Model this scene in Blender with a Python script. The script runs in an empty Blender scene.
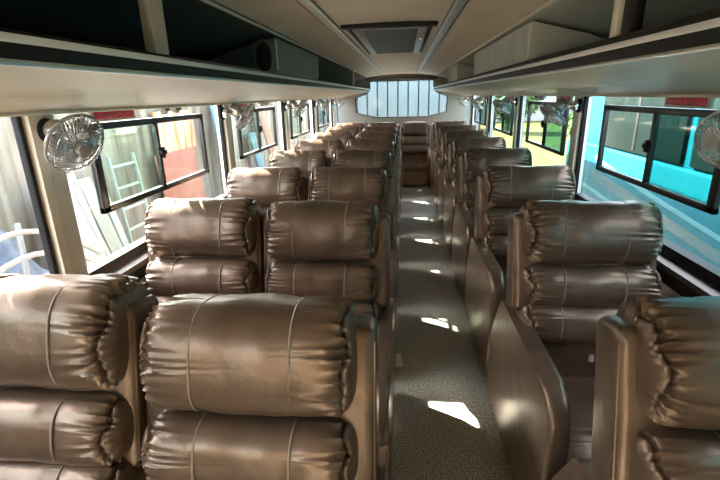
import bpy, bmesh, math, random
from math import sin, cos, pi, radians, hypot
from mathutils import Vector, Matrix

S = bpy.context.scene
COL = S.collection
random.seed(7)

# ------------------------------------------------------------------ builders
class MB:
    """collects shapes and links them as one mesh object"""
    def __init__(self):
        self.v = []; self.f = []
    def add(self, vs, fs):
        n = len(self.v)
        self.v += [tuple(p) for p in vs]
        self.f += [tuple(i + n for i in f) for f in fs]
        return self
    def box(self, x0, x1, y0, y1, z0, z1, M=None):
        vs = [(x0,y0,z0),(x1,y0,z0),(x1,y1,z0),(x0,y1,z0),(x0,y0,z1),(x1,y0,z1),(x1,y1,z1),(x0,y1,z1)]
        if M: vs = [M @ Vector(p) for p in vs]
        return self.add(vs, [(3,2,1,0),(4,5,6,7),(0,1,5,4),(1,2,6,5),(2,3,7,6),(3,0,4,7)])
    def rbox(self, x0, x1, y0, y1, z0, z1, r=.01, seg=3, M=None):
        bm = bmesh.new(); bmesh.ops.create_cube(bm, size=1)
        for v in bm.verts:
            v.co = Vector(((x0+x1)/2+v.co.x*(x1-x0), (y0+y1)/2+v.co.y*(y1-y0), (z0+z1)/2+v.co.z*(z1-z0)))
        bmesh.ops.bevel(bm, geom=bm.edges[:], offset=r, segments=seg, profile=.5, affect='EDGES')
        return self.bm(bm, M)
    def bm(self, bm, M=None):
        bm.verts.index_update()
        vs = [(M @ v.co) if M else v.co.copy() for v in bm.verts]
        fs = [[v.index for v in f.verts] for f in bm.faces]
        bm.free()
        return self.add(vs, fs)
    def prism(self, poly, axis, a, b, M=None):
        """poly: 2D outline (counter-clockwise seen along -axis); axis 0/1/2"""
        def P(p, t):
            q = (t, p[0], p[1]) if axis == 0 else ((p[0], t, p[1]) if axis == 1 else (p[0], p[1], t))
            return (M @ Vector(q)) if M else q
        n = len(poly)
        vs = [P(p, a) for p in poly] + [P(p, b) for p in poly]
        fs = [tuple(range(n))[::-1], tuple(range(n, 2*n))] + [(i, (i+1) % n, n+(i+1) % n, n+i) for i in range(n)]
        return self.add(vs, fs)
    def tube(self, pts, r, n=8, closed=False, cap=True):
        pts = [Vector(p) for p in pts]; m = len(pts)
        vs = []; fs = []
        up = None
        for i, p in enumerate(pts):
            if closed: t = pts[(i+1) % m] - pts[i-1]
            else: t = pts[min(i+1, m-1)] - pts[max(i-1, 0)]
            t.normalize()
            if up is None:
                up = t.orthogonal().normalized()
            up = (up - t*up.dot(t))
            if up.length < 1e-6: up = t.orthogonal()
            up.normalize(); w = t.cross(up)
            for k in range(n):
                a = 2*pi*k/n
                vs.append(p + (up*cos(a) + w*sin(a))*r)
        for i in range(m if closed else m-1):
            j = (i+1) % m
            for k in range(n):
                fs.append((i*n+k, i*n+(k+1) % n, j*n+(k+1) % n, j*n+k))
        if cap and not closed:
            fs.append(tuple(range(n))[::-1]); fs.append(tuple((m-1)*n+k for k in range(n)))
        return self.add(vs, fs)
    def lathe(self, prof, n=24, M=None):
        """prof: (radius, height) pairs about +Z"""
        vs = []; fs = []
        for r, h in prof:
            for k in range(n):
                a = 2*pi*k/n; p = Vector((r*cos(a), r*sin(a), h))
                vs.append(M @ p if M else p)
        for i in range(len(prof)-1):
            for k in range(n):
                fs.append((i*n+k, i*n+(k+1) % n, (i+1)*n+(k+1) % n, (i+1)*n+k))
        fs.append(tuple(range(n))[::-1]); fs.append(tuple((len(prof)-1)*n+k for k in range(n)))
        return self.add(vs, fs)
    def build(self, name, mat, parent=None, smooth=35, loc=None):
        me = bpy.data.meshes.new(name)
        me.from_pydata(self.v, [], self.f); me.update()
        bm = bmesh.new(); bm.from_mesh(me)
        bmesh.ops.recalc_face_normals(bm, faces=bm.faces[:])
        bm.to_mesh(me); bm.free()
        me.materials.append(mat)
        if smooth:
            for p in me.polygons: p.use_smooth = True
            me.set_sharp_from_angle(angle=radians(smooth))
        o = bpy.data.objects.new(name, me); COL.objects.link(o)
        if parent is not None: o.parent = parent
        if loc: o.location = loc
        return o

def tag(o, label, cat, group=None, kind=None):
    o['label'] = label; o['category'] = cat
    if group: o['group'] = group
    if kind: o['kind'] = kind
    return o
def thing(name, label, cat, loc=(0,0,0), rz=0, group=None, kind=None):
    o = bpy.data.objects.new(name, None); COL.objects.link(o)
    o.empty_display_size = .1
    o.location = loc; o.rotation_euler = (0,0,rz)
    return tag(o, label, cat, group, kind)
KIDS = {}
def dup(root, loc, label, group=None, rot=None):
    r = root.copy(); COL.objects.link(r); r.location = loc; r['label'] = label
    if rot is not None: r.rotation_euler = rot
    if group: r['group'] = group
    for ch in kids_of(root):
        c = ch.copy(); COL.objects.link(c); c.parent = r
        for g in kids_of(ch):
            d = g.copy(); COL.objects.link(d); d.parent = c
    return r
def kids_of(o):
    if o.name not in KIDS:
        KIDS[o.name] = [c for c in S.objects if c.parent == o]
    return KIDS[o.name]

# ------------------------------------------------------------------ materials
def new_mat(name):
    m = bpy.data.materials.new(name); m.use_nodes = True
    nt = m.node_tree; b = nt.nodes['Principled BSDF']
    return m, nt, b
def N(nt, t, **kw):
    n = nt.nodes.new(t)
    for k, v in kw.items():
        if hasattr(n, k): setattr(n, k, v)
        else: n.inputs[k].default_value = v
    return n
def plain(name, col, rough=.5, metal=0, noise=.0, scale=8, bump=0, bscale=60, spec=None, coat=0):
    m, nt, b = new_mat(name)
    b.inputs['Base Color'].default_value = (*col, 1); b.inputs['Roughness'].default_value = rough
    b.inputs['Metallic'].default_value = metal
    if spec is not None: b.inputs['Specular IOR Level'].default_value = spec
    if coat: b.inputs['Coat Weight'].default_value = coat
    tc = N(nt, 'ShaderNodeTexCoord')
    if noise:
        n = N(nt, 'ShaderNodeTexNoise'); n.inputs['Scale'].default_value = scale; n.inputs['Detail'].default_value = 4
        nt.links.new(tc.outputs['Object'], n.inputs['Vector'])
        r = N(nt, 'ShaderNodeValToRGB')
        r.color_ramp.elements[0].color = tuple(max(0, c*(1-noise)) for c in col) + (1,)
        r.color_ramp.elements[1].color = tuple(min(1, c*(1+noise)) for c in col) + (1,)
        r.color_ramp.elements[0].position = .3; r.color_ramp.elements[1].position = .7
        nt.links.new(n.outputs['Fac'], r.inputs['Fac']); nt.links.new(r.outputs['Color'], b.inputs['Base Color'])
    if bump:
        n = N(nt, 'ShaderNodeTexNoise'); n.inputs['Scale'].default_value = bscale; n.inputs['Detail'].default_value = 3
        nt.links.new(tc.outputs['Object'], n.inputs['Vector'])
        bp = N(nt, 'ShaderNodeBump'); bp.inputs['Strength'].default_value = bump; bp.inputs['Distance'].default_value = .01
        nt.links.new(n.outputs['Fac'], bp.inputs['Height']); nt.links.new(bp.outputs['Normal'], b.inputs['Normal'])
    return m

def leather():
    m, nt, b = new_mat('brown_leather')
    tc = N(nt, 'ShaderNodeTexCoord')
    n1 = N(nt, 'ShaderNodeTexNoise'); n1.inputs['Scale'].default_value = 9; n1.inputs['Detail'].default_value = 5
    n2 = N(nt, 'ShaderNodeTexNoise'); n2.inputs['Scale'].default_value = 320; n2.inputs['Detail'].default_value = 2
    for n in (n1, n2): nt.links.new(tc.outputs['Object'], n.inputs['Vector'])
    r = N(nt, 'ShaderNodeValToRGB')
    r.color_ramp.elements[0].position = .3; r.color_ramp.elements[1].position = .72
    r.color_ramp.elements[0].color = (.113,.071,.049,1); r.color_ramp.elements[1].color = (.175,.114,.079,1)
    nt.links.new(n1.outputs['Fac'], r.inputs['Fac']); nt.links.new(r.outputs['Color'], b.inputs['Base Color'])
    b.inputs['Roughness'].default_value = .33
    b.inputs['Metallic'].default_value = .5
    b.inputs['Specular IOR Level'].default_value = .5
    b1 = N(nt, 'ShaderNodeBump'); b1.inputs['Strength'].default_value = .35; b1.inputs['Distance'].default_value = .012
    nt.links.new(n1.outputs['Fac'], b1.inputs['Height'])
    b2 = N(nt, 'ShaderNodeBump'); b2.inputs['Strength'].default_value = .25; b2.inputs['Distance'].default_value = .0008
    nt.links.new(n2.outputs['Fac'], b2.inputs['Height']); nt.links.new(b1.outputs['Normal'], b2.inputs['Normal'])
    nt.links.new(b2.outputs['Normal'], b.inputs['Normal'])
    return m

def floor_mat():
    m, nt, b = new_mat('speckled_vinyl')
    tc = N(nt, 'ShaderNodeTexCoord')
    v = N(nt, 'ShaderNodeTexNoise'); v.inputs['Scale'].default_value = 130; v.inputs['Detail'].default_value = 2
    nt.links.new(tc.outputs['Object'], v.inputs['Vector'])
    r = N(nt, 'ShaderNodeValToRGB'); e = r.color_ramp.elements
    e[0].position = .36; e[0].color = (.13,.13,.112,1)
    e[1].position = .66; e[1].color = (.62,.61,.54,1)
    x = e.new(.5); x.color = (.31,.31,.275,1)
    nt.links.new(v.outputs['Fac'], r.inputs['Fac']); nt.links.new(r.outputs['Color'], b.inputs['Base Color'])
    b.inputs['Roughness'].default_value = .45
    return m

def glass_mat(name, tint, gloss=.06):
    m, nt, b = new_mat(name)
    nt.nodes.remove(b)
    out = nt.nodes['Material Output']
    t = N(nt, 'ShaderNodeBsdfTransparent'); t.inputs['Color'].default_value = (*tint, 1)
    g = N(nt, 'ShaderNodeBsdfGlossy'); g.inputs['Roughness'].default_value = .02
    lw = N(nt, 'ShaderNodeLayerWeight'); lw.inputs['Blend'].default_value = .5
    pw = N(nt, 'ShaderNodeMath', operation='POWER'); pw.inputs[1].default_value = 5
    nt.links.new(lw.outputs['Facing'], pw.inputs[0])
    fr = N(nt, 'ShaderNodeMath', operation='MULTIPLY_ADD'); fr.inputs[1].default_value = .4; fr.inputs[2].default_value = .025
    nt.links.new(pw.outputs[0], fr.inputs[0])
    mx = N(nt, 'ShaderNodeMixShader')
    nt.links.new(fr.outputs[0], mx.inputs['Fac']); nt.links.new(t.outputs[0], mx.inputs[1]); nt.links.new(g.outputs[0], mx.inputs[2])
    nt.links.new(mx.outputs[0], out.inputs['Surface'])
    return m

def striped(name, c1, c2, scale, axis='Y', rough=.6, noise=.3, metal=0):
    """weathered sheet: colour streaks running vertically, noise stretched in Z"""
    m, nt, b = new_mat(name)
    tc = N(nt, 'ShaderNodeTexCoord'); mp = N(nt, 'ShaderNodeMapping')
    mp.inputs['Scale'].default_value = (scale, scale, scale*.12)
    n = N(nt, 'ShaderNodeTexNoise'); n.inputs['Scale'].default_value = 1; n.inputs['Detail'].default_value = 6
    nt.links.new(tc.outputs['Object'], mp.inputs['Vector']); nt.links.new(mp.outputs['Vector'], n.inputs['Vector'])
    r = N(nt, 'ShaderNodeValToRGB'); e = r.color_ramp.elements
    e[0].position = .35; e[0].color = (*c1, 1); e[1].position = .65; e[1].color = (*c2, 1)
    nt.links.new(n.outputs['Fac'], r.inputs['Fac']); nt.links.new(r.outputs['Color'], b.inputs['Base Color'])
    b.inputs['Roughness'].default_value = rough; b.inputs['Metallic'].default_value = metal
    return m

LEA = leather()
SEAM = plain('seam_thread', (.20,.155,.12), .45)
FLOOR = floor_mat()
BEIGE = plain('beige_trim_panel', (.41,.355,.27), .38, noise=.06, scale=3, spec=.4)
CEIL = plain('ceiling_laminate', (.60,.50,.375), .5, noise=.07, scale=5)
GREY = plain('grey_wall_panel', (.52,.51,.46), .5, noise=.06, scale=4)
CREAM = plain('cream_moulding', (.62,.57,.46), .45)
DKGREY = plain('shaded_lining_dark_beam', (.05,.052,.047), .65, noise=.1, scale=6)  # rack lining darkened to carry its shade; the rear beam is dark itself
RAILM = plain('off_white_rail', (.66,.66,.61), .5)
BLACK = plain('black_rubber', (.010,.010,.011), .5, spec=.2)
BLKMET = plain('black_window_metal', (.016,.015,.015), .35)
CHROME = plain('chrome', (.75,.76,.78), .12, 1)
STEEL = plain('brushed_steel', (.55,.54,.52), .32, 1)
STRIP = plain('satin_strip', (.72,.70,.66), .42, .2)
ALU = plain('aluminium_track', (.62,.62,.58), .35, .9)
BRONZE = plain('dark_bronze_ledge', (.10,.085,.07), .28, .6)
DARKMET = plain('dark_seat_base', (.03,.028,.026), .5)
RED = plain('red_lamp_lens', (.62,.03,.06), .25, noise=.35, scale=40)
SPK = plain('speaker_mesh', (.015,.012,.011), .55, bump=.3, bscale=300)
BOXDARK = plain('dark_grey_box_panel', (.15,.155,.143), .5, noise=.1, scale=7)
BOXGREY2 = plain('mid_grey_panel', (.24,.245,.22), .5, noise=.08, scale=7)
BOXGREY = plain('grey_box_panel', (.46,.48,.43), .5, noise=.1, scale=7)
MESHGREY = plain('dark_vent_mesh', (.10,.11,.11), .6, bump=.4, bscale=200)
GLASS = glass_mat('window_glass', (.96,.97,.95))
TINT = glass_mat('green_tinted_glass', (.88,.96,.92))
SMOKE = glass_mat('smoky_green_glass', (.42,.62,.60))
GRILLE = plain('bright_grille_wire', (.5,.5,.51), .25, .7)
FANGREY = plain('fan_blade_plastic', (.50,.50,.51), .35)
PAPER = plain('white_paper', (.8,.78,.7), .7)
TAGM = plain('pink_label', (.75,.45,.5), .5)

# ------------------------------------------------------------------ layout numbers (metres; x across, y towards the rear, z up)
XL, XR = -1.20, 1.09           # inner faces of the side walls
XC = -.055
YF, YB = -1.7, 8.8             # front and rear walls
EYE = 1.55
PITCH = 1.6                    # window posts
POST_Y = [-.20, 1.40, 3.03, 4.62, 6.20, 7.80]
SILL, RAIL = .93, 1.528
ROW0, ROW = .795, .938

# ------------------------------------------------------------------ shell
fl = MB().box(XL-.05, XR+.05, YF, YB, -.06, 0).build('floor', FLOOR, smooth=0)
tag(fl, 'speckled grey green vinyl floor running down the aisle', 'floor', kind='structure')

# ceiling: one shell with coved edges, thick roof above
cp = [(XL-.06,1.60),(XL-.02,1.70),(-.98,1.80),(-.70,1.868),(-.40,1.905),(XC,1.915),(.29,1.905),(.59,1.868),(.87,1.80),(XR+.02,1.70),(XR+.06,1.60)]
op = [(XR+.12,1.60),(XR+.08,1.75),(.92,1.90),(.6,1.97),(XC,2.0),(-.7,1.97),(-1.03,1.90),(XL-.08,1.75),(XL-.12,1.60)]
ce = MB().prism(cp + op, 1, YF-.05, YB+.1).build('ceiling', CEIL, smooth=40)
tag(ce, 'beige laminate ceiling curving down over the luggage racks', 'ceiling', kind='structure')

for pts, mat, nm in (([(-.655,1.8735),(-.70,1.866),(-.98,1.798),(XL-.02,1.698),(XL-.02,1.69),(-.98,1.792),(-.70,1.860),(-.655,1.867)], plain('shaded_cove_panel', (.075,.078,.07), .6, noise=.1, scale=5), 'cove_panel'),  # yard side: shade over the rack painted as a darker panel colour
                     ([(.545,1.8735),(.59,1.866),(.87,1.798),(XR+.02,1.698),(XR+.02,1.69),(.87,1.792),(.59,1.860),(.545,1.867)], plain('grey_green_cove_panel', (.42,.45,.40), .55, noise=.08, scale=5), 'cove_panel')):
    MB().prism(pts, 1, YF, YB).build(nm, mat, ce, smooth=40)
# side walls below the windows, rails above them
def side_wall(name, s, xin, label):
    m = MB()
    xo = xin + s*.07
    a, b = sorted((xin, xo))
    m.box(a, b, YF, YB, 0, SILL-.05)
    o = m.build(name, BEIGE, smooth=0); tag(o, label, 'wall', kind='structure')
    r = MB().box(a, b, YF, YB, RAIL+.01, 1.62)
    r.build('window_head_rail', RAILM, o, smooth=0)
    l = MB()
    # ledge: rubber strip at the glass, bronze sloping shelf, black lip
    l.prism([(xin-s*.035, SILL-.085),(xin-s*.035,SILL-.062),(xin+s*.035,SILL-.035),(xin+s*.035,SILL-.085)], 1, YF, YB)
    lo = l.build('window_ledge', BRONZE, o, smooth=0); lo['label'] = 'dark bronze ledge under the windows'
    k = MB().box(*sorted((xin-s*.036, xin-s*.01)), YF, YB, SILL-.135, SILL-.086)
    k.build('ledge_trim', BLACK, o, smooth=0)
    return o
side_wall('wall_left', -1, XL, 'beige lower side wall under the windows facing the sunny yard')
side_wall('wall_right', 1, XR, 'beige lower side wall under the windows facing the turquoise bus')

# posts between the windows
def post(name, s, xin, y, label):
    t = thing(name, label, 'pillar', (xin, y, 0), kind='structure')
    xg = s*.035
    def bx(x0, x1, y0, y1, z0, z1, nm, mat, r=.006):
        a, b = sorted((x0, x1))
        MB().rbox(a, b, y0, y1, z0, z1, r).build(nm, mat, t)
    bx(-s*.012, s*.07, .006, .085, SILL-.06, RAIL+.04, 'pillar_panel', GREY, .008)
    # cream moulding with a swelling near the top
    pr = []
    for z, w in ((SILL-.06,.03),(1.30,.03),(1.36,.034),(1.40,.05),(1.44,.056),(RAIL+.04,.056)):
        pr.append((-.040, z, w+.016))
    m = MB()
    vs = []; fs = []
    for (yy, z, w) in pr:
        for (dx, dy) in ((s*.02, 0), (-s*.018, .004), (-s*.018, w-.004), (s*.02, w)):
            vs.append((dx, yy+dy, z))
    for i in range(len(pr)-1):
        for k in range(4):
            fs.append((i*4+k, i*4+(k+1) % 4, (i+1)*4+(k+1) % 4, (i+1)*4+k))
    fs += [(3,2,1,0), tuple((len(pr)-1)*4+k for k in range(4))]
    m.add(vs, fs).build('moulding', CREAM, t, smooth=60)
    bx(-s*.002, s*.026, -.058, -.041, SILL-.06, RAIL+.02, 'rubber_seal', BLACK)
    bx(s*.004, s*.05, .085, .092, SILL-.06, RAIL+.02, 'rubber_seal', BLACK)
    return t
ordn = ['first','second','third','fourth','fifth','sixth','seventh','eighth']
tn = 0
for i, y in enumerate(POST_Y):
    for s, xin, side in ((-1, XL, 'yard'), (1, XR, 'turquoise bus')):
        tn += 1
        if i == 0: lb = 'grey window pillar beside the camera on the %s side' % side
        else: lb = 'grey window pillar with cream moulding, %s from the camera on the %s side' % (ordn[i-1], side)
        post('trim_%d' % tn, s, xin, y, lb)

# windows
def latch(parent, x, y, z, s):
    m = MB().rbox(x-.012, x+.012, y-.022, y+.022, z-.012, z+.012, .004)
    m.rbox(x-.01, x+.01, y-.009, y+.009, z-.028, z+.028, .004)
    m.build('latch', BLACK, parent)
wn = 0
bays = [(YF, -.30)] + [(POST_Y[i]+.09, POST_Y[i+1]-.08) for i in range(5)] + [(POST_Y[5]+.09, YB)]
for i, (y0, y1) in enumerate(bays):
    for s, xin, side in ((-1, XL, 'yard'), (1, XR, 'turquoise bus')):
        if i == 0 and s > 0:  # unseen panel added in place of a window to hold back side light
            xa, xb = sorted((xin, xin + s*.07))
            o = MB().box(xa, xb, y0, y1+.03, SILL-.05, RAIL+.01).build('trim_%d' % (70+(s > 0)), BEIGE, smooth=0)
            tag(o, 'unseen beige panel added behind the camera on the %s side to block light' % side, 'wall panel', kind='structure')
            continue
        wn += 1
        if i == 0: lb = 'window beside and behind the camera on the yard side'
        elif i == 1: lb = 'window cut by the picture edge beside the nearest seats, %s side' % side
        elif i == 6: lb = 'plain last window at the rear wall on the %s side' % side
        else: lb = 'black framed sliding window on the %s side, %s from the camera' % (side, ordn[i-2])
        t = thing('window_%d' % wn, lb, 'window', (xin, (y0+y1)/2, SILL), kind='structure')
        h = RAIL-SILL; L = (y1-y0)/2
        g0 = s*.03
        MB().box(g0-.002, g0+.002, -L, L, -.05, h+.012).build('pane', GLASS, t, smooth=0)
        # gasket at the bottom and the top
        m = MB()
        a, b = sorted((s*.0, s*.05))
        m.box(a, b, -L, L, -.05, -.005)
        m.box(a, b, -L, L, h-.002, h+.012)
        m.build('rubber_gasket', BLACK, t, smooth=0)
        if i in (0, 6): continue
        # sliding sash: outer frame
        fy0 = 1.66 - 1.475 ; fy1 = 2.64 - 1.475
        cy = (y0+y1)/2
        q0 = y0 + .175 - cy; q1 = y1 - .255 - cy
        z0, z1 = 1.115-SILL, 1.472-SILL
        a, b = sorted((s*.004, s*.03-s*.003))
        fw = .036
        m = MB()
        m.rbox(a, b, q0, q1, z0, z0+fw*.75, .003, 2); m.rbox(a, b, q0, q1, z1-fw*.8, z1, .003, 2)
        m.rbox(a, b, q0, q0+fw*1.15, z0, z1, .003, 2); m.rbox(a, b, q1-fw*.8, q1, z0, z1, .003, 2)
        sf = m.build('sash_frame', BLKMET, t)
        mid = (q0+q1)/2 - .02
        MB().rbox(a, b, mid-.012, mid+.012, z0+.01, z1-.01, .003, 2).build('mullion', BLKMET, sf)
        MB().box(s*.014-.0015, s*.014+.0015, q0+.02, mid, z0+.015, z1-.015).build('sliding_pane', TINT if s < 0 else SMOKE, sf, smooth=0)
        latch(sf, s*.0, mid+.012, (z0+z1)/2 + .01, s)

# end walls
m = MB().box(XL-.07, XR+.07, YF-.06, YF, 0, 1.95)  # out of view; windscreen left out to reduce the fill on the seats
o = m.build('wall_front', BEIGE, smooth=0); tag(o, 'unseen beige front wall behind the camera, closed to cut fill light', 'wall', kind='structure')

# rear wall with the many-sided rear window cut out
wx = [(-.62,.235),(.51,.235),(.51,.10),(.57,.03),(.75,-.05),(.735,-.32),(.40,-.405),(-.50,-.405),(-.86,-.315),(-.875,-.05),(-.68,.03),(-.62,.10)]
wx = [(XC+(x-XC)*1.06, z+(.012 if z > .2 else 0)) for x, z in wx]
wp = [(x, EYE+z) for x, z in wx]
outer = [(XL-.05, 0), (XR+.05, 0), (XR+.05, 1.62), (.9, 1.84), (.6,1.92), (XC,1.95), (-.7,1.92), (-1.02,1.84), (XL-.05, 1.62)]
bm = bmesh.new()
def ring(bm, pts, y):
    vs = [bm.verts.new((x, y, z)) for x, z in pts]
    return [bm.edges.new((vs[i], vs[(i+1) % len(vs)])) for i in range(len(vs))]
es = ring(bm, outer, YB) + ring(bm, wp, YB)
bmesh.ops.triangle_fill(bm, use_beauty=True, edges=es)
ext = bmesh.ops.extrude_face_region(bm, geom=bm.faces[:])
for v in [g for g in ext['geom'] if isinstance(g, bmesh.types.BMVert)]: v.co.y += .06
o = MB().bm(bm).build('wall_back', plain('rear_wall_panel', (.18,.185,.165), .5, noise=.06, scale=3), smooth=0)
tag(o, 'grey rear wall around the many sided back window', 'wall', kind='structure')
t = thing('window_51', 'wide many sided rear window with black rubber edge', 'window', (0, YB, EYE), kind='structure')
MB().prism(wx, 1, .028, .034).build('pane', GLASS, t, smooth=0)
def inset(poly, d):
    n = len(poly); cx = sum(p[0] for p in poly)/n; cz = sum(p[1] for p in poly)/n
    return [(cx+(x-cx)*(1-d/abs(hypot(x-cx, z-cz))), cz+(z-cz)*(1-d/abs(hypot(x-cx, z-cz)))) for x, z in poly]
inn = inset(wx, .022)
vs = [(x,-.012,z) for x,z in wx] + [(x,-.012,z) for x,z in inn] + [(x,.05,z) for x,z in inn] + [(x,.05,z) for x,z in wx]
n = len(wx); fs = []
for i in range(n):
    j = (i+1) % n
    for a, b in ((0,1),(1,2),(2,3),(3,0)):
        fs.append((a*n+i, a*n+j, b*n+j, b*n+i))
MB().add(vs, fs).build('rubber_gasket', BLACK, t, smooth=0)
o = MB().rbox(-.70, .59, YB-.05, YB-.001, 1.805, 1.872, .01).build('trim_60', DKGREY)
tag(o, 'dark header beam above the rear window', 'beam', kind='structure')

# ------------------------------------------------------------------ luggage racks
def rack(s, xo, xi, label, lining):
    """xo: wall side, xi: aisle side; profile in (x, z)"""
    t = thing('luggage_rack', label, 'luggage rack', (0, 0, EYE), kind=None)
    y0, y1 = YF, YB-.06
    d = 1 if xi > xo else -1     # towards the aisle
    zb, zi = -.015, .068
    fas = [(xo, zb-.012), (xo+d*.02, zb-.012), (xo+d*.05, zb+.002), (xi-d*.035, zi-.008), (xi-d*.01, zi), (xi-d*.01, zi+.012), (xi-d*.04, zi+.012), (xo, zb+.03)]
    MB().prism(fas, 1, y0, y1).build('fascia', BEIGE, t, smooth=50)
    MB().prism([(xo, zb+.031),(xi-d*.02, zi+.014),(xi-d*.02, zi+.022),(xo, zb+.045)], 1, y0, y1).build('shelf', lining, t, smooth=0)
    MB().rbox(*sorted((xi-d*.03, xi)), y0, y1, zi+.001, zi+(.050 if d > 0 else .060), .006).build('lip', BLACK, t)
    a = MB().rbox(*sorted((xi-d*.004, xi+d*.006)), y0, y1, zi+.028, zi+.042, .002, 2).build('chrome_strip', STRIP, t)
    MB().rbox(*sorted((xi-d*.016, xi-d*.0)), y0, y1, zi-.008, zi+.003, .003, 2).build('lower_strip', ALU, t)
    MB().rbox(*sorted((xo-d*.01, xo+d*.03)), y0, y1, zb-.02, zb-.006, .004, 2).build('lower_bead', CREAM, t)
    # lining against the side wall
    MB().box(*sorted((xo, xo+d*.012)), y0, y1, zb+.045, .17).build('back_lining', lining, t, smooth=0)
    return t
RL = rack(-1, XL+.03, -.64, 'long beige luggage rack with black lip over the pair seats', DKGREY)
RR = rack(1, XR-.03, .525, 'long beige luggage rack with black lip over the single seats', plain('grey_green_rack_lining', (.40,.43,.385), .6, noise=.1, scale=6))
# struts holding the lips to the ceiling
def strut(rack_o, x, y, mat, w=.05, d=.03, lean=0):
    Mt = Matrix.Translation((x, y, .12)) @ Matrix.Rotation(lean, 4, 'Y')
    MB().rbox(-d/2, d/2, -w/2, w/2, 0, .215, .004, 2, M=Mt).build('strut', mat, rack_o)
for y in (1.27, 6.2): strut(RL, -.672, y, BEIGE, .075, .03)
for y in (1.33, 6.0): strut(RR, .55, y, CREAM, .035, .03)
strut(RR, .555, 1.27, BLACK, .05, .03)

# boxed in lengths of the racks
def rack_box(name, label, s, xi, y0, y1, speaker):
    t = thing(name, label, 'box', (xi, y0, EYE+.095))
    xo = -.42 if s < 0 else .42
    a, b = sorted((xo, 0))
    poly = [(0, 0), (xo, 0), (xo, .08), (xo*.6, .145), (0, .205)]
    if s < 0: poly = poly[::-1]
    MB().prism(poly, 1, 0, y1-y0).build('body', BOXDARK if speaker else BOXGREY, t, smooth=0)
    for yy in (0, y1-y0-.02):
        MB().rbox(*sorted((-s*.0, -s*.006)), yy, yy+.03, .045, .195, .003, 2).build('edge_strip', CREAM, t)
    if speaker:
        MB().rbox(xo*.28, -.002, -.008, .0, .003, .182, .003, 2).build('front_panel', BOXGREY2, t)
        Mt = Matrix.Translation((xo*.14, -.009, .110)) @ Matrix.Rotation(pi/2, 4, 'X') @ Matrix.Scale(.55, 4, (1,0,0))
        sp = MB().lathe([(.082,-.002),(.082,.004),(.072,.007),(.04,.009),(.001,.010)], 32, Mt).build('speaker', SPK, t)
        sp['label'] = 'black oval speaker grille'
        Mq = Matrix.Translation((xo*.14, -.007, .110)) @ Matrix.Rotation(pi/2, 4, 'X') @ Matrix.Scale(.57, 4, (1,0,0))
        MB().lathe([(.083,-.002),(.090,-.002),(.090,.004),(.083,.008)], 32, Mq).build('speaker_rim', BOXGREY2, sp)
    return t
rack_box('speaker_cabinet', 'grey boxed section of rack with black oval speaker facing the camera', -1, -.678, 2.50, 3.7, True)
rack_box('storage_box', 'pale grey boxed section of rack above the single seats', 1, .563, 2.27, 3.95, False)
rack_box('rear_box', 'small grey box at the far rear end of the single seat rack', 1, .563, 5.2, 5.9, False)

# ceiling fittings
def track(x, label):
    t = thing('ceiling_track', label, 'track', (x, 0, 1.905), group='aluminium ceiling tracks')
    d = MB()
    d.prism([(-.018,.01),(-.024,0),(-.018,-.010),(.018,-.010),(.024,0),(.018,.01)], 1, YF, YB-.3).build('channel', ALU, t, smooth=0)
    for k in (-1, 1):
        MB().box(k*.027-.003, k*.027+.003, YF, YB-.3, -.006, .008).build('edge_bead', BRONZE, t, smooth=0)
track(-.385, 'aluminium ceiling track on the pair seat side of the hatch')
track(.225, 'aluminium ceiling track on the single seat side of the hatch')
for x, lb in ((-.665, 'thin pale trim strip where ceiling meets the pair seat rack'), (.545, 'thin pale trim strip where ceiling meets the single seat rack')):
    o = MB().rbox(x-.008, x+.008, YF, YB-.1, 1.86, 1.872, .003, 2).build('trim_%d' % (61 if x < 0 else 62), CREAM)
    tag(o, lb, 'trim', kind='structure')

t = thing('roof_hatch', 'black rimmed roof hatch with dark mesh panel in the ceiling', 'hatch', (-.083, 2.58, 1.913))
m = MB(); 
m.rbox(-.255, .255, -.0, .08, -.022, .0, .006); m.rbox(-.235, -.20, .06, 1.70, -.016, 0, .005); m.rbox(.20, .235, .06, 1.70, -.016, 0, .005)
m.build('surround', BLACK, t)
m = MB(); m.rbox(-.205, -.158, .08, 1.70, -.024, -.002, .004); m.rbox(.158, .205, .08, 1.70, -.024, -.002, .004); m.rbox(-.158, .158, .08, .10, -.024, -.002, .004); m.rbox(-.205,.205,1.68,1.71,-.024,-.002,.004)
m.build('frame', STEEL, t)
MB().rbox(-.16, .16, .10, 1.69, -.018, -.004, .003).build('mesh_panel', MESHGREY, t)
MB().lathe([(.012,-.034),(.014,-.030),(.014,-.022)], 16, Matrix.Translation((.182,.55,0))).build('catch', CHROME, t)

# ------------------------------------------------------------------ red lamps and air nozzles under the racks
RLAMP = None
def lamp(s, xin, y, label):
    global RLAMP
    if RLAMP is None or RLAMP[0] != s:
        t = thing('red_lamp', label, 'lamp', (xin - s*.012, y, 1.502), group='red lamps under the racks')
        MB().rbox(*sorted((0, s*.014)), -.15, .15, -.026, .030, .005).build('housing', GREY, t)
        ln = MB().rbox(*sorted((-s*.006, s*.004)), -.13, .13, -.017, .013, .005).build('lens', RED, t)
        MB().rbox(*sorted((-s*.007, s*.0)), -.004, .004, -.014, .012, .001, 1).build('rib', RED, ln)
        RLAMP = (s, t)
        return t
    return dup(RLAMP[1], (xin - s*.012, y, 1.502), label)
for s, xin, side in ((-1, XL, 'yard'), (1, XR, 'turquoise bus')):
    for i in range(5):
        y = [1.82, 3.33, 4.95, 6.5, 8.1][i] if s < 0 else [1.92, 3.33, 4.95, 6.5, 8.1][i]
        lamp(s, xin, y, 'small red lamp under the rack on the %s side, %s from the camera' % (side, ordn[i]))
NOZ = None
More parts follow.
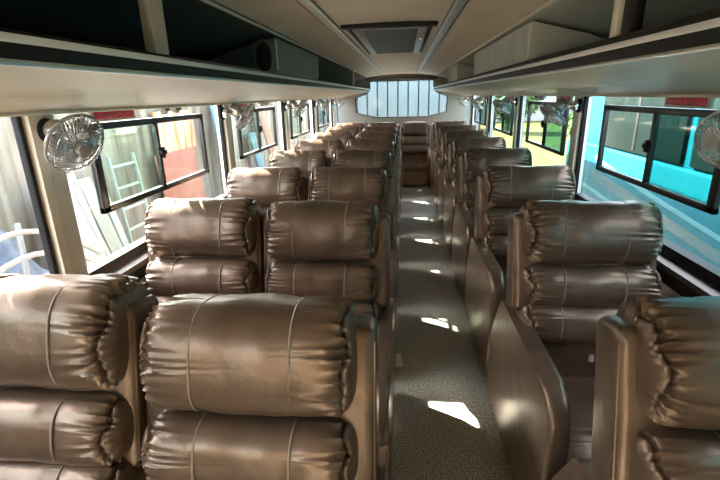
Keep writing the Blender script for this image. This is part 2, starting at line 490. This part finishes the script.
for s, xin, side in ((-1, XL, 'yard'), (1, XR, 'turquoise bus')):
    for i, y in enumerate((2.2, 3.8, 5.4)):
        for k, dy in enumerate((0, .12)):
            if s > 0 and i == 0: continue
            lb = '%s air nozzle of the pair over the %s sliding window, %s side' % (('nearer','farther')[k], ordn[i], side)
            if NOZ is None:
                NOZ = thing('air_nozzle', lb, 'nozzle', (xin - s*.02, y+dy, 1.512), group='air nozzles under the racks')
                Mt = Matrix.Rotation(pi, 4, 'X')
                MB().lathe([(.03,-.012),(.034,0),(.03,.012),(.02,.016)], 20, Mt).build('collar', STEEL, NOZ)
                MB().lathe([(.02,.012),(.022,.02),(.012,.028),(.008,.022)], 20, Mt).build('jet', FANGREY, NOZ)
            else: dup(NOZ, (xin - s*.02, y+dy, 1.512), lb)

# ------------------------------------------------------------------ wall fans
def frame_to(axis):
    a = Vector(axis).normalized()
    return a.to_track_quat('Z', 'Y').to_matrix().to_4x4()
def make_fan(label, s, base, head, axis):
    """base: mount point on the pillar; head: centre of the cage; axis: the way the fan blows"""
    t = thing('wall_fan', label, 'fan', base, group='chrome wall fans on the window pillars')
    h = Vector(head) - Vector(base)
    ax = Vector(axis).normalized()
    F = Matrix.Translation(h) @ frame_to(axis)
    Mw = frame_to((-s, 0, 0))
    MB().lathe([(.042,-.006),(.042,.008),(.036,.014),(.03,.016)], 28, Mw).build('wall_mount', BLACK, t)
    m = MB().lathe([(.03,.012),(.032,.03),(.028,.045),(.016,.052)], 24, Mw)
    mot = h - ax*.075
    m.tube([Vector((-s*.045,0,0)), Vector((-s*.055,0,-.004)), (mot+Vector((-s*.05,0,0)))*.5, mot], .011, 10)
    m.build('bracket', CHROME, t)
    MB().lathe([(.012,-.115),(.03,-.11),(.038,-.095),(.04,-.06),(.036,-.045),(.014,-.04),(.008,.0)], 28, F).build('motor', STEEL, t)
    b = MB()
    for k in range(4):
        a0 = k*pi/2
        vs = []; fs = []
        nu, nv = 7, 6
        for i in range(nu):
            r = .018 + .066*i/(nu-1)
            wdt = .34 + .45*sin(pi*min(1, i/(nu-1)*.75+.1))
            for j in range(nv):
                a = a0 + wdt*(j/(nv-1)-.5)*1.5
                z = (j/(nv-1)-.5)*.024
                vs.append((r*cos(a), r*sin(a), z))
        for i in range(nu-1):
            for j in range(nv-1):
                fs.append((i*nv+j, i*nv+j+1, (i+1)*nv+j+1, (i+1)*nv+j))
        q = MB().add([F @ Vector(v) for v in vs], fs).build('blade', FANGREY, t)
        md = q.modifiers.new('thick', 'SOLIDIFY'); md.thickness = .002
    MB().lathe([(.02,-.014),(.022,.008),(.016,.016),(.004,.019)], 24, F).build('hub', FANGREY, t)
    R = .098
    def dome(r, sgn):
        return sgn*(.008 + .024*math.sqrt(max(0, 1-(r/R)**2)))
    def cage(sgn, nspoke, rings, rin):
        m = MB()
        for k in range(nspoke):
            a = 2*pi*k/nspoke
            m.tube([F @ Vector((r*cos(a+.6*sgn*(1-r/R)), r*sin(a+.6*sgn*(1-r/R)), dome(r, sgn))) for r in [rin+(R-rin)*q/7 for q in range(8)]], .0015, 4)
        for r in rings:
            m.tube([F @ Vector((r*cos(2*pi*k/40), r*sin(2*pi*k/40), dome(r, sgn))) for k in range(40)], .0017, 4, True)
        return m
    cage(1, 44, (.03,.055,.078), .026).build('front_grille', GRILLE, t)
    cage(-1, 30, (.045,.075), .036).build('rear_grille', GRILLE, t)
    MB().tube([F @ Vector((R*cos(2*pi*k/48), R*sin(2*pi*k/48), 0)) for k in range(48)], .0055, 8, True).build('rim', GRILLE, t)
    m = MB().lathe([(.027,.043),(.027,.049),(.02,.052),(.002,.053)], 24, F)
    m.build('badge', GRILLE, t)
    return t
zf = 1.46
make_fan('chrome wall fan nearest the camera on the yard side', -1, (XL+.014, 1.43, 1.462), (-1.06, 1.39, 1.424), (.82,-.26,-.42))
LF = make_fan('chrome wall fan on the second pillar of the yard side, seen edge on', -1, (XL+.018, 2.94, zf), (-1.05, 3.00, 1.435), (.78,.05,-.58))
for i, k in ((2,'third'),(3,'fourth'),(4,'fifth')):
    y = POST_Y[i+1]
    dup(LF, (XL+.018, y-.05, zf), 'chrome wall fan on the %s pillar of the yard side' % k)
make_fan('chrome wall fan cut by the picture edge on the turquoise bus side', 1, (XR-.018, 1.36, 1.462), (.965, 1.44, 1.40), (-.66,-.60,-.36))
RF = make_fan('chrome wall fan tilted down on the second pillar of the turquoise bus side', 1, (XR-.018, 3.0, zf), (.95, 3.1, 1.405), (-.645,-.055,-.775))
for i, k in ((2,'third'),(3,'fourth'),(4,'fifth')):
    dup(RF, (XR-.018, POST_Y[i+1]+.01, zf), 'chrome wall fan on the %s pillar of the turquoise bus side' % k)

# ------------------------------------------------------------------ seats
def roll_mesh(L, rz, ry, seed, pleats=24, amp=.0065, welts=(-.105, .105), expo=2.8):
    """padded roll along x with gathered ends; centre at the origin, front face towards -y"""
    rnd = random.Random(seed)
    ph = [rnd.uniform(0, 6.28) for _ in range(8)]
    def f(u):
        u = min(abs(u), 1)
        return (max(0, 1-u**12))**(1/2.6)
    us = [0,.15,.3,.42,.52,.6,.66,.71,.75,.785,.815,.84,.858] + [.866+.0075*i for i in range(10)] + [.942,.952,.962,.971,.979,.986,.992,.996,.999]
    xs = [-u*L for u in us[::-1]] + [u*L for u in us[1:]]
    nt = 200
    gs = .895                                   # the gathered seam
    vs = []
    for x in xs:
        u = abs(x)/L; sd = 1 if x > 0 else 5
        k = f(u)
        for j in range(nt):
            a = 2*pi*j/nt
            c, s_ = cos(a), sin(a)
            sr = (abs(c)**expo + abs(s_)**expo)**(-1/expo)
            d = (u-gs)*L
            wobble = .006*sin(3*a+ph[0]+sd) + .004*sin(7*a+ph[1]+sd)
            dd = d + wobble
            lenmod = 1+.55*sin(9*a+ph[6]+sd)+.3*sin(17*a+ph[4])
            fall = math.exp(-(abs(dd)/(.030*max(.3, lenmod)))**1.15) if dd < 0 else math.exp(-abs(dd)/.009)
            th = pleats*.5*a + 1.2*sin(2*a+ph[2]+sd) + .8*sin(5*a+ph[3]+sd) + 12*abs(d)*sin(4*a+ph[5])
            pl = amp*fall*(.62-abs(sin(th))**.75*1.25)*(1+.35*sin(6*a+ph[1]+sd))
            if dd > 0: pl *= .6
            pl *= min(1, max(0, (.985-u)/.05))
            groove = -.011*math.exp(-(dd/.0036)**2)
            lump = .0028*sin(4.1*x/L+2*a+ph[7])*(1-u**2) + .002*sin(11*x/L+3*a+ph[1])*(1-u)
            wl = 0
            for w in welts:
                wl -= .0045*math.exp(-((x-w)/.008)**2)
            r = 1
            yy = c*sr*ry*k; zz = s_*sr*rz*k
            rr = hypot(c, s_)
            e = pl + groove + lump + wl
            vs.append((x + (.35*e if u > .8 else 0)*(1 if x > 0 else -1), yy + c*e, zz + s_*e))
    fs = []
    for i in range(len(xs)-1):
        for j in range(nt):
            fs.append((i*nt+j, (i+1)*nt+j, (i+1)*nt+(j+1) % nt, i*nt+(j+1) % nt))
    fs.append(tuple(range(nt))); fs.append(tuple((len(xs)-1)*nt+j for j in range(nt))[::-1])
    m = MB().add(vs, fs)
    return m, f
def roll_seams(L, rz, ry, f, welts, expo=2.8):
    out = []
    for w in welts:
        m = MB(); out.append(m)
        k = f(abs(w)/L)
        pts = []
        for j in range(72):
            a = 2*pi*j/72; c, s_ = cos(a), sin(a)
            sr = (abs(c)**expo+abs(s_)**expo)**(-1/expo)
            pts.append((w + .004*sin(a), c*sr*ry*k - c*.0035, s_*sr*rz*k - s_*.0035))
        m.tube(pts, .0032, 6, True)
    return out
ROLLS = {}
def get_roll(kind, seed):
    key = (kind, seed)
    if key not in ROLLS:
        if kind == 'head': L, rz, ry, amp, pl, w = .245, .129, .122, .0165, 34, (-.108, .108)
        elif kind == 'upper': L, rz, ry, amp, pl, w = .246, .086, .105, .011, 26, (-.105, .105)
        elif kind == 'lower': L, rz, ry, amp, pl, w = .246, .086, .105, .011, 26, (-.11, .10)
        else: L, rz, ry, amp, pl, w = .245, .072, .085, .011, 20, (-.10, .10)
        m, f = roll_mesh(L, rz, ry, seed, pl, amp, w)
        ROLLS[key] = (m, roll_seams(L, rz, ry, f, w))
    return ROLLS[key]

REC = radians(13)
def back_pt(z):         # front plane of the backrest at height z
    return (z - 1.0)*math.tan(REC)
def arm_mesh(x0, x1, slant=False, short=0.0):
    """armrest panel: side outline in (y, z)"""
    def arc(cy, cz, r, a0, a1, n=7):
        return [(cy+r*cos(a0+(a1-a0)*i/n), cz+r*sin(a0+(a1-a0)*i/n)) for i in range(n+1)]
    back = [(.31,.05),(.345,.09),(.36,.16),(.36,.33),(.335,.40),(.29,.48)] if not slant else [(.34,.03),(.36,.06),(.365,.33),(.335,.40),(.29,.48)]
    front = [(-.555,.36),(-.53,.10),(-.48,.05)]
    if slant: front = [(-.545,.46),(-.47,.40),(-.30,.36),(-.33,.30),(-.455,.08),(-.46,.03)]
    prof = back + arc(.13,.585,.08,.45,pi/2) + arc(-.45,.55,.115,pi/2,pi*.98) + front
    prof = [(max(y, -.57+short) if y < -.40+short else y, z) for y, z in prof] if short else prof
    bm = bmesh.new()
    lo = [bm.verts.new((x0, y, z)) for y, z in prof]; hi = [bm.verts.new((x1, y, z)) for y, z in prof]
    n = len(prof)
    bm.faces.new(lo[::-1]); bm.faces.new(hi)
    for i in range(n): bm.faces.new((lo[i], lo[(i+1) % n], hi[(i+1) % n], hi[i]))
    rim = [e for e in bm.edges if (e.verts[0] in lo and e.verts[1] in lo) or (e.verts[0] in hi and e.verts[1] in hi)]
    bmesh.ops.bevel(bm, geom=rim, offset=.02, segments=4, profile=.5, affect='EDGES', clamp_overlap=True)
    return MB().bm(bm)

def make_seat(label, loc, xl, xr, arms, seed, group, beltside=None, name='recliner_seat', dep=0.0, lift=0.0, wide=1.0):
    """xl / xr: how far the shell runs to each side; arms: list of (x0, x1)"""
    t = thing(name, label, 'seat', loc, 0, group)
    # shell behind the rolls, leaning back; wings stand beside the head roll
    Mb = Matrix.Translation((0, back_pt(.60), .60+lift)) @ Matrix.Rotation(-REC, 4, 'X')
    m = MB().rbox(xl, xr, .055, .19, .09, .495, .028, 5, M=Mb)
    sh = m.build('back_shell', LEA, t)
    for x in (xl, xr):
        pts = [Mb @ Vector((x*.985, .068, z)) for z in (.12,.2,.3,.38,.46)]
        MB().tube(pts, .0035, 6).build('piping', LEA, sh)
    MB().rbox(-.235, .235, .06, .17, -.22, .10, .02, 4, M=Mb).build('lower_shell', LEA, t)
    for kind, z, yo in (('head', .984, .105), ('upper', .783, .085), ('lower', .638, .085)):
        mm, sm = get_roll(kind, seed)
        nm = {'head':'headrest', 'upper':'back_cushion', 'lower':'lumbar_cushion'}[kind]
        o = mm.build(nm, LEA, t, smooth=70)
        o.location = (0, back_pt(z)+yo, z+lift); o.scale = (wide, 1, 1); o.rotation_euler = (-REC, 0, 0)
        for q in sm: q.build('welt_seam', SEAM, o, smooth=70)
    # seat pan, front roll and hanging leg rest
    MB().rbox(-.25, .25, -.40+dep, .02, .33, .43, .035, 5).build('seat_cushion', LEA, t)
    mm, sm = get_roll('seat', seed)
    o = mm.build('front_roll', LEA, t, smooth=70); o.location = (0, -.455+dep, .37); o.rotation_euler = (radians(20), 0, 0)
    for q in sm: q.build('welt_seam', SEAM, o, smooth=70)
    Ml = Matrix.Translation((0, -.44+dep, .30)) @ Matrix.Rotation(radians(-8), 4, 'X')
    MB().rbox(-.235, .235, -.045, .03, -.24, 0, .025, 4, M=Ml).build('leg_rest', LEA, t)
    for a, b in arms:
        arm_mesh(a, b, xl > -.28 and a > 0, .16 if (b < 0 and xl > -.28) else 0).build('armrest', LEA, t, smooth=40)
    b = MB().rbox(-.2, .2, -.36+dep, .05, .0, .04, .008); b.rbox(-.17,.17,-.3+dep,.0,.03,.35,.01)
    b.build('pedestal', DARKMET, t)
    if beltside is not None:
        MB().rbox(beltside-.009, beltside+.009, -.075, -.06, .50, .53, .004).build('care_tag', TAGM, t)
    return t
XA, XW, XS = -.342, -.866, .740     # seat centre lines: aisle side and window side of the pairs, singles
protoA = protoW = protoS = None
NROW = 8
def make_aisle_seat(label, y, lift):
    return make_seat(label, (XA, y, 0), -.256, .285, [(.244,.300), (-.256,-.222)], 3, 'aisle recliners of the pairs', dep=.25, lift=lift)
def make_window_seat(label, y, lift):
    return make_seat(label, (XW, y, 0), -.258, .256, [(-.283,-.247)], 11, 'window recliners of the pairs', dep=.25, lift=lift)
for k in range(NROW):
    y = ROW0 + ROW*k
    q = 'nearest row' if k == 0 else ('last row before the rear bench' if k == NROW-1 else '%s row from the camera' % ordn[k])
    la = 'brown leather recliner on the aisle side of the pair, %s' % q
    lw = 'brown leather recliner on the window side of the pair, %s' % q
    ls = 'single brown leather recliner on the turquoise bus side, %s' % q
    if k == 0:
        protoA = make_aisle_seat(la, y, .0)
        protoW = make_window_seat(lw, y, .045)
        protoS = make_seat(ls, (XS, y, 0), -.295, .262, [(-.298,-.226), (.262,.295)], 23, 'single recliners', beltside=.02, lift=.014, wide=1.08)
    else:
        if k == 1: protoA = make_aisle_seat(la, y, .014)
        else: dup(protoA, (XA, y, 0), la)
        dup(protoS, (XS, y, 0), ls)
        if k == 1: protoW = make_window_seat(lw, y, .027)
        elif k == 2: protoW = make_window_seat(lw, y, .016)
        else: dup(protoW, (XW, y, 0), lw)
# rear bench seats
yb = 8.24
bx = [-.875, -.335, .20, .735]
bl = ['end seat of the rear bench by the yard window', 'rear bench seat next to the yard end seat', 'brown rear bench seat at the far end of the aisle', 'end seat of the rear bench by the turquoise bus window']
protoB = make_seat('brown leather ' + bl[2].replace('brown ',''), (bx[2], yb, -.03), -.255, .255, [(.215,.255)], 31, 'rear bench seats', name='bench_seat', dep=.08)
for i in (0, 1, 3):
    dup(protoB, (bx[i], yb, -.03), 'brown leather ' + bl[i])

# paper scrap on the floor
o = MB().add([(0,0,.002),(.07,.02,.004),(.05,.15,.012),(-.02,.10,.006)], [(0,1,2,3)]).build('paper_scrap', PAPER, smooth=0, loc=(-.065, 2.32, .001))
md = o.modifiers.new('thick', 'SOLIDIFY'); md.thickness = .001
tag(o, 'small white paper scrap on the aisle floor', 'paper')

# ------------------------------------------------------------------ outside: the yard
GZ = -.95
GROUND = plain('yard_ground', (.50,.46,.40), .9, noise=.25, scale=1.2)
o = MB().box(-16, 22, -18, 60, GZ-.2, GZ).build('ground', GROUND, smooth=0)
tag(o, 'pale dusty yard ground outside the windows', 'ground', kind='structure')
WALLM = striped('weathered_sheet', (0.0630,0.0520,0.0394), (0.1449,0.1449,0.1260), 5)
o = MB()
poly = []
ny = 260
for i in range(ny):
    y = -6 + 34*i/(ny-1)
    poly.append((-4.6 + .018*sin(2*pi*y/.16), y))
o.prism(poly + [(-4.72, 28), (-4.72, -6)], 2, GZ, 2.3).build('yard_wall', WALLM, smooth=60)
yw = bpy.data.objects['yard_wall']; tag(yw, 'weathered pale green corrugated sheet wall along the yard', 'wall', kind='structure')

WHITE = plain('white_paint', (.15,.165,.16), .55, noise=.06, scale=6)
PALEG = striped('pale_green_board', (0.1080,0.1260,0.1125), (0.1530,0.1710,0.1530), 6)
def lean_board(name, label, cat, y0, y1, ztop, xtop, xbot, th, mat, group=None, frame=False):
    """a board standing on the ground and leaning on the yard wall"""
    ang = math.atan2(xbot-xtop, ztop-GZ); L = hypot(xbot-xtop, ztop-GZ)
    t = thing(name, label, cat, (xbot, (y0+y1)/2, GZ), group=group)
    Mt = Matrix.Rotation(-ang, 4, 'Y'); w = (y1-y0)/2
    MB().rbox(-th/2, th/2, -w, w, 0, L, .006, 2, M=Mt).build('board', mat, t)
    if frame:
        m = MB()
        for (a,b,c,d) in ((-w+.06,w-.06,.12,L*.42),(-w+.06,w-.06,L*.5,L-.12)):
            for (p0,p1,q0,q1) in ((a,b,c,c+.03),(a,b,d-.03,d),(a,a+.03,c,d),(b-.03,b,c,d)):
                m.rbox(th/2-.002, th/2+.012, p0, p1, q0, q1, .003, 1, M=Mt)
        m.build('moulding', mat, t)
    return t
lean_board('old_door', 'white panelled door leaning on the yard wall, nearest of the stack', 'door', 4.75, 5.35, .58, -4.25, -3.75, .045, WHITE, 'boards leaning on the yard wall', True)
lean_board('old_door', 'narrow white door behind the nearest leaning door', 'door', 5.20, 5.62, .66, -4.42, -4.05, .045, WHITE, 'boards leaning on the yard wall', True)
lean_board('board_plank', 'pale green plank leaning beside the white doors', 'plank', 5.66, 5.92, .55, -4.42, -4.0, .03, PALEG, 'boards leaning on the yard wall')
lean_board('board_plank', 'narrow white plank leaning between the doors and the ladder', 'plank', 5.98, 6.12, .62, -4.42, -4.05, .03, WHITE, 'boards leaning on the yard wall')
def rust_ply(name, c1, c2): return striped(name, c1, c2, 7, rough=.7)
ORANGE = rust_ply('orange_stained_wood', (.26,.08,.02), (.34,.28,.22))
PINK = plain('pink_plywood', (0.1350,0.0630,0.0473), .7, noise=.12, scale=3)
lean_board('pink_panel', 'salmon pink plywood panel standing against the yard wall', 'panel', 7.75, 9.35, .60, -4.46, -4.30, .03, PINK, 'boards leaning on the yard wall')
t = MB().rbox(-4.50, -4.46, 7.95, 9.45, .60, 1.35, .005, 2).build('orange_panel', ORANGE); tag(t, 'orange stained wooden panel fixed on the yard wall above the pink panel', 'panel')
BLUE = plain('blue_plastic', (0.0375,0.0900,0.1125), .4, noise=.1, scale=5)
lean_board('blue_sheet', 'tall pale blue plastic sheet leaning on the yard wall past the pink panel', 'sheet', 10.3, 11.0, 1.5, -4.42, -4.1, .03, BLUE, 'boards leaning on the yard wall')
TAN = striped('tan_board', (0.0900,0.0495,0.0270), (0.1350,0.0900,0.0630), 6)
lean_board('tan_board', 'tall tan board leaning farther along the yard wall', 'plank', 13.6, 14.3, 1.45, -4.42, -3.9, .04, TAN, 'boards leaning on the yard wall')
lean_board('blue_sheet', 'low pale blue sheet leaning beside the tall tan board', 'sheet', 12.8, 13.3, .6, -4.42, -4.1, .03, BLUE, 'boards leaning on the yard wall')
# ladder
t = thing('ladder', 'pale green metal ladder leaning on the yard wall', 'ladder', (-4.25, 6.7, GZ))
ang = math.atan2(.15, 1.65); Mt = Matrix.Rotation(-ang, 4, 'Y'); PGM = plain('pale_green_paint', (.17,.20,.185), .45)
for yy in (-.32, .32):
    MB().rbox(-.03, .03, yy-.014, yy+.014, 0, 1.72, .005, 2, M=Mt).build('rail', PGM, t)
for k in range(5):
    MB().rbox(-.015, .015, -.31, .31, .22+.33*k, .26+.33*k, .004, 2, M=Mt).build('rung', PGM, t)
# tarp covered heap with bent pipes, seen through the near window
TARP = plain('blue_tarp', (0.0405,0.0540,0.0765), .45, noise=.3, scale=5, bump=.6, bscale=7)
bm = bmesh.new(); bmesh.ops.create_icosphere(bm, subdivisions=4, radius=1)
rr = random.Random(5)
for v in bm.verts:
    n_ = .12*sin(5*v.co.x+2*v.co.z+1)+.09*sin(7*v.co.y+3*v.co.x)+.05*sin(13*v.co.z+9*v.co.y)
    v.co = Vector((v.co.x*.62, v.co.y*.85, max(v.co.z, -.10)*1.22))*(1+n_)
o = MB().bm(bm).build('tarp_heap', TARP, smooth=80, loc=(-3.3, 3.0, GZ+.15)); tag(o, 'blue grey tarp covered heap in the yard by the nearest window', 'heap')
PIPE = plain('pale_pipe', (.085,.09,.095), .4, .2)
for i in range(3):
    pts = []
    for k in range(15):
        a = k/14
        pts.append((-2.45-.05*i, 1.75+1.6*a, .10+.12*i+.40*sin(pi*a)*(.8+.1*i)))
    o = MB().tube([(p[0]+3.3, p[1]-2.55, p[2]-GZ) for p in pts], .018, 8).build('bent_pipe', PIPE, loc=(-3.3, 2.55, GZ))
    tag(o, 'pale bent pipe arching over the tarp heap, %s of three' % ('lowest','middle','topmost')[i], 'pipe', 'bent pipes on the tarp heap')
o = MB().tube([(0,0,0),(-.35,.45,.95)], .02, 8).build('straight_pole', PIPE, loc=(-2.35, 2.35, GZ+.75)); tag(o, 'straight pale pole slanting across the tarp heap', 'pole')

# rear: ribbed pale blue fence
FEN = plain('pale_blue_sheet', (0.0638,0.0885,0.0975), .5, noise=.12, scale=2)
poly = []
x = -2.4
while x < 1.7:
    poly += [(x, 11.6), (x+.215, 11.6), (x+.215, 11.72), (x+.25, 11.72), (x+.25, 11.6)]
    x += .251
o = MB().prism(poly[::-1] + [(-2.4, 11.8), (x, 11.8)], 2, GZ, 3.2).build('rear_fence', FEN, smooth=0)
tag(o, 'pale blue ribbed sheet fence behind the bus', 'fence', kind='structure')

# right: turquoise bus parked alongside
TURQ = plain('turquoise_paint', (.003,.068,.095), .5, spec=.15)
LTURQ = plain('pale_turquoise_paint', (.05,.15,.18), .5, spec=.15)
BWIN = plain('dark_bus_window', (.010,.020,.020), .35, spec=.3)
BWIN.node_tree.nodes['Principled BSDF'].inputs['IOR'].default_value = 1.10
BWIN.node_tree.nodes['Principled BSDF'].inputs['Base Color'].default_value = (.005,.0095,.009,1)
GREYST = plain('grey_stripe_paint', (0.0300,0.0750,0.0900), .3)
t = thing('turquoise_bus', 'turquoise bus with pale swoosh stripes parked alongside the windows', 'bus', (2.25, 0, GZ))
bz = 0.93 - GZ
m = MB(); m.rbox(0, 2.4, -6, 6.6, .35, bz, .04, 4); m.rbox(.0, 2.4, -6, 6.6, bz+.75, bz+1.25, .08, 4)
m.rbox(.03, 2.37, -5.95, 6.5, .9, bz+.9, .02, 2)
m.build('body', TURQ, t)
for k in range(6):
    y0 = 5.55 - 1.75*k
    wd = MB().rbox(-.004, .03, y0-1.62, y0, bz+.02, bz+.72, .01, 2).build('side_window', BWIN, t)
    MB().rbox(-.012, .0, y0-.85, y0-.81, bz+.04, bz+.70, .003, 2).build('mullion', BLACK, wd)
for yw_ in (-3.5, 4.6):
    MB().lathe([(.1,-.02),(.45,-.02),(.5,.02),(.5,.22),(.45,.26),(.1,.26)], 36, Matrix.Translation((.0, yw_, .5)) @ Matrix.Rotation(pi/2, 4, 'Y')).build('wheel', BLACK, t)
# swoosh stripes: thin painted bands slightly proud of the side
def band(y0, z0, y1, z1, y2, z2, w0, w1, nm, mat):
    vs = []; fs = []; n = 24
    for i in range(n+1):
        a = i/n
        y = (1-a)**2*y0+2*a*(1-a)*y1+a*a*y2; z = (1-a)**2*z0+2*a*(1-a)*z1+a*a*z2
        w = w0+(w1-w0)*a
        for dx in (-.004, .01):
            vs += [(dx, y, z-w/2), (dx, y, z+w/2)]
    for i in range(n):
        b = 4*i
        fs += [(b, b+4, b+5, b+1), (b+2, b+3, b+7, b+6), (b+1, b+5, b+7, b+3), (b, b+2, b+6, b+4)]
    fs += [(0,1,3,2), (4*n, 4*n+2, 4*n+3, 4*n+1)]
    MB().add(vs, fs).build(nm, mat, t, smooth=0)
H = -GZ
band(5.6, .80+H, 4.6, .62+H, 2.2, .42+H, .06, .03, 'swoosh', LTURQ)
band(5.6, .60+H, 4.4, .50+H, 2.2, .28+H, .12, .08, 'swoosh', GREYST)
band(6.2, .45+H, 4.4, .34+H, 2.2, .12+H, .05, .03, 'swoosh', LTURQ)


# farther right: grass, bushes, trees, a pale building
GRASS = plain('dry_grass', (.034,.046,.010), .9, noise=.4, scale=2.5)
o = MB().box(2.4, 20, 9, 50, GZ, GZ+.03).build('lawn', GRASS, smooth=0); tag(o, 'sunlit yellow green grass beyond the turquoise bus', 'grass', kind='structure')
LEAF = plain('leaf_green', (.05,.10,.025), .7, noise=.5, scale=3, bump=.5, bscale=9)
TRUNK = plain('bark', (.12,.08,.05), .9)
def foliage(name, label, cat, loc, sx, sz, seed, trunk):
    rn = random.Random(seed)
    t = thing(name, label, cat, loc, group='greenery beyond the turquoise bus')
    m = MB()
    for k in range(900):
        u = rn.uniform(-1,1); a = rn.uniform(0, 2*pi); r = rn.uniform(.55,1)
        q = math.sqrt(1-u*u)
        c = Vector((sx*r*q*cos(a), sx*r*q*sin(a), trunk + sz + sz*r*u))
        d = Vector((rn.uniform(-1,1), rn.uniform(-1,1), rn.uniform(-1,1))).normalized()
        e = d.orthogonal().normalized(); L = rn.uniform(.10,.2)*sx
        f_ = d.cross(e)
        m.add([c-d*L, c+e*L*.45, c+d*L, c-e*L*.45+f_*.02], [(0,1,2,3)])
    m.build('foliage', LEAF, t, smooth=0)
    if trunk: MB().lathe([(.14,0),(.10,trunk),(.05,trunk+sz)], 10).build('trunk', TRUNK, t)
for i, (x, y, sx, sz, tr) in enumerate([(9, 22, 1.6, 1.0, 0), (13, 26, 2.2, 1.6, 1.2), (6.5, 30, 1.8, 1.3, .8), (17, 21, 2.4, 1.8, 1.0), (3.5, 34, 1.5, 1.1, .6), (12, 16, 1.2, .7, 0)]):
    foliage('leafy_tree' if tr else 'bush', ('leafy green tree beyond the grass, %s' if tr else 'low green bush on the grass, %s') % ('nearest the bus','behind the near bush','tallest','beside the bus roof','farthest away','closest to the windows')[i], 'tree' if tr else 'bush', (x, y, GZ), sx, sz, i, tr)
t = thing('pale_building', 'long pale building behind the grass', 'building', (10, 42, GZ))
MB().box(-9, 9, 0, 4, 0, 3.6).build('wall', plain('pale_render', (.16,.165,.16), .8, noise=.08, scale=1), t, smooth=0)
MB().prism([(-9.3,3.6),(9.3,3.6),(9.0,4.2),(-9.0,4.2)], 1, -.3, 4.3).build('roof', plain('grey_roof', (.3,.32,.33), .7), t, smooth=0)
for k in range(6):
    MB().box(-8+2.8*k, -6.8+2.8*k, -.05, .05, 1.1, 2.4).build('window', BWIN, t, smooth=0)

# dull weathered surfaces outside hardly shine
for m_ in (GROUND, WALLM, WHITE, PALEG, ORANGE, PINK, BLUE, TAN, PGM, TARP, FEN, GRASS, LEAF, TRUNK, TURQ, LTURQ, GREYST):
    m_.node_tree.nodes['Principled BSDF'].inputs['Specular IOR Level'].default_value = .08

# ------------------------------------------------------------------ light
W = bpy.data.worlds.new('sky'); S.world = W; W.use_nodes = True
nt = W.node_tree; bg = nt.nodes['Background']
sky = nt.nodes.new('ShaderNodeTexSky'); sky.sky_type = 'NISHITA'; sky.sun_disc = False
sun_dir = Vector((.87, -.49, -.82)).normalized()        # the way the light travels
sky.sun_elevation = math.asin(-sun_dir.z)
sky.sun_rotation = math.atan2(-sun_dir.x, -sun_dir.y)
sky.air_density = 1.0; sky.dust_density = 3.0; sky.ozone_density = 1.0
mx = nt.nodes.new('ShaderNodeMixRGB'); mx.inputs['Fac'].default_value = .72
mx.inputs['Color2'].default_value = (1.0, .95, .86, 1)
nt.links.new(sky.outputs['Color'], mx.inputs['Color1'])
nt.links.new(mx.outputs['Color'], bg.inputs['Color']); bg.inputs['Strength'].default_value = 2.2
sl = bpy.data.lights.new('sun', 'SUN'); sl.energy = 26; sl.angle = radians(.6); sl.color = (1, .93, .82)
so = bpy.data.objects.new('sun', sl); COL.objects.link(so)
so.rotation_euler = sun_dir.to_track_quat('-Z', 'Y').to_euler(); so.location = (-8, 6, 8)

# ------------------------------------------------------------------ camera
f_px, pit, yaw, rol = 449.5, radians(17.8), radians(5.8), radians(-1.4)
fw = Vector((-sin(yaw)*cos(pit), cos(yaw)*cos(pit), -sin(pit)))
rt = Vector((cos(yaw), sin(yaw), 0)); up = rt.cross(fw)
rt2 = rt*cos(rol) + up*sin(rol); up2 = -rt*sin(rol) + up*cos(rol)
cam = bpy.data.cameras.new('camera'); co = bpy.data.objects.new('camera', cam); COL.objects.link(co)
Mc = Matrix((rt2, up2, -fw)).transposed().to_4x4(); Mc.translation = (0, 0, EYE)
co.matrix_world = Mc
cam.sensor_fit = 'HORIZONTAL'; cam.sensor_width = 36; cam.lens = 36*f_px/720
cam.clip_start = .02; cam.clip_end = 500
S.camera = co
vs_ = S.view_settings
S.display_settings.display_device = 'sRGB'
vs_.view_transform = 'Standard'; vs_.look = 'None'; vs_.gamma = 1; vs_.use_curve_mapping = False
vs_.exposure = 2.17
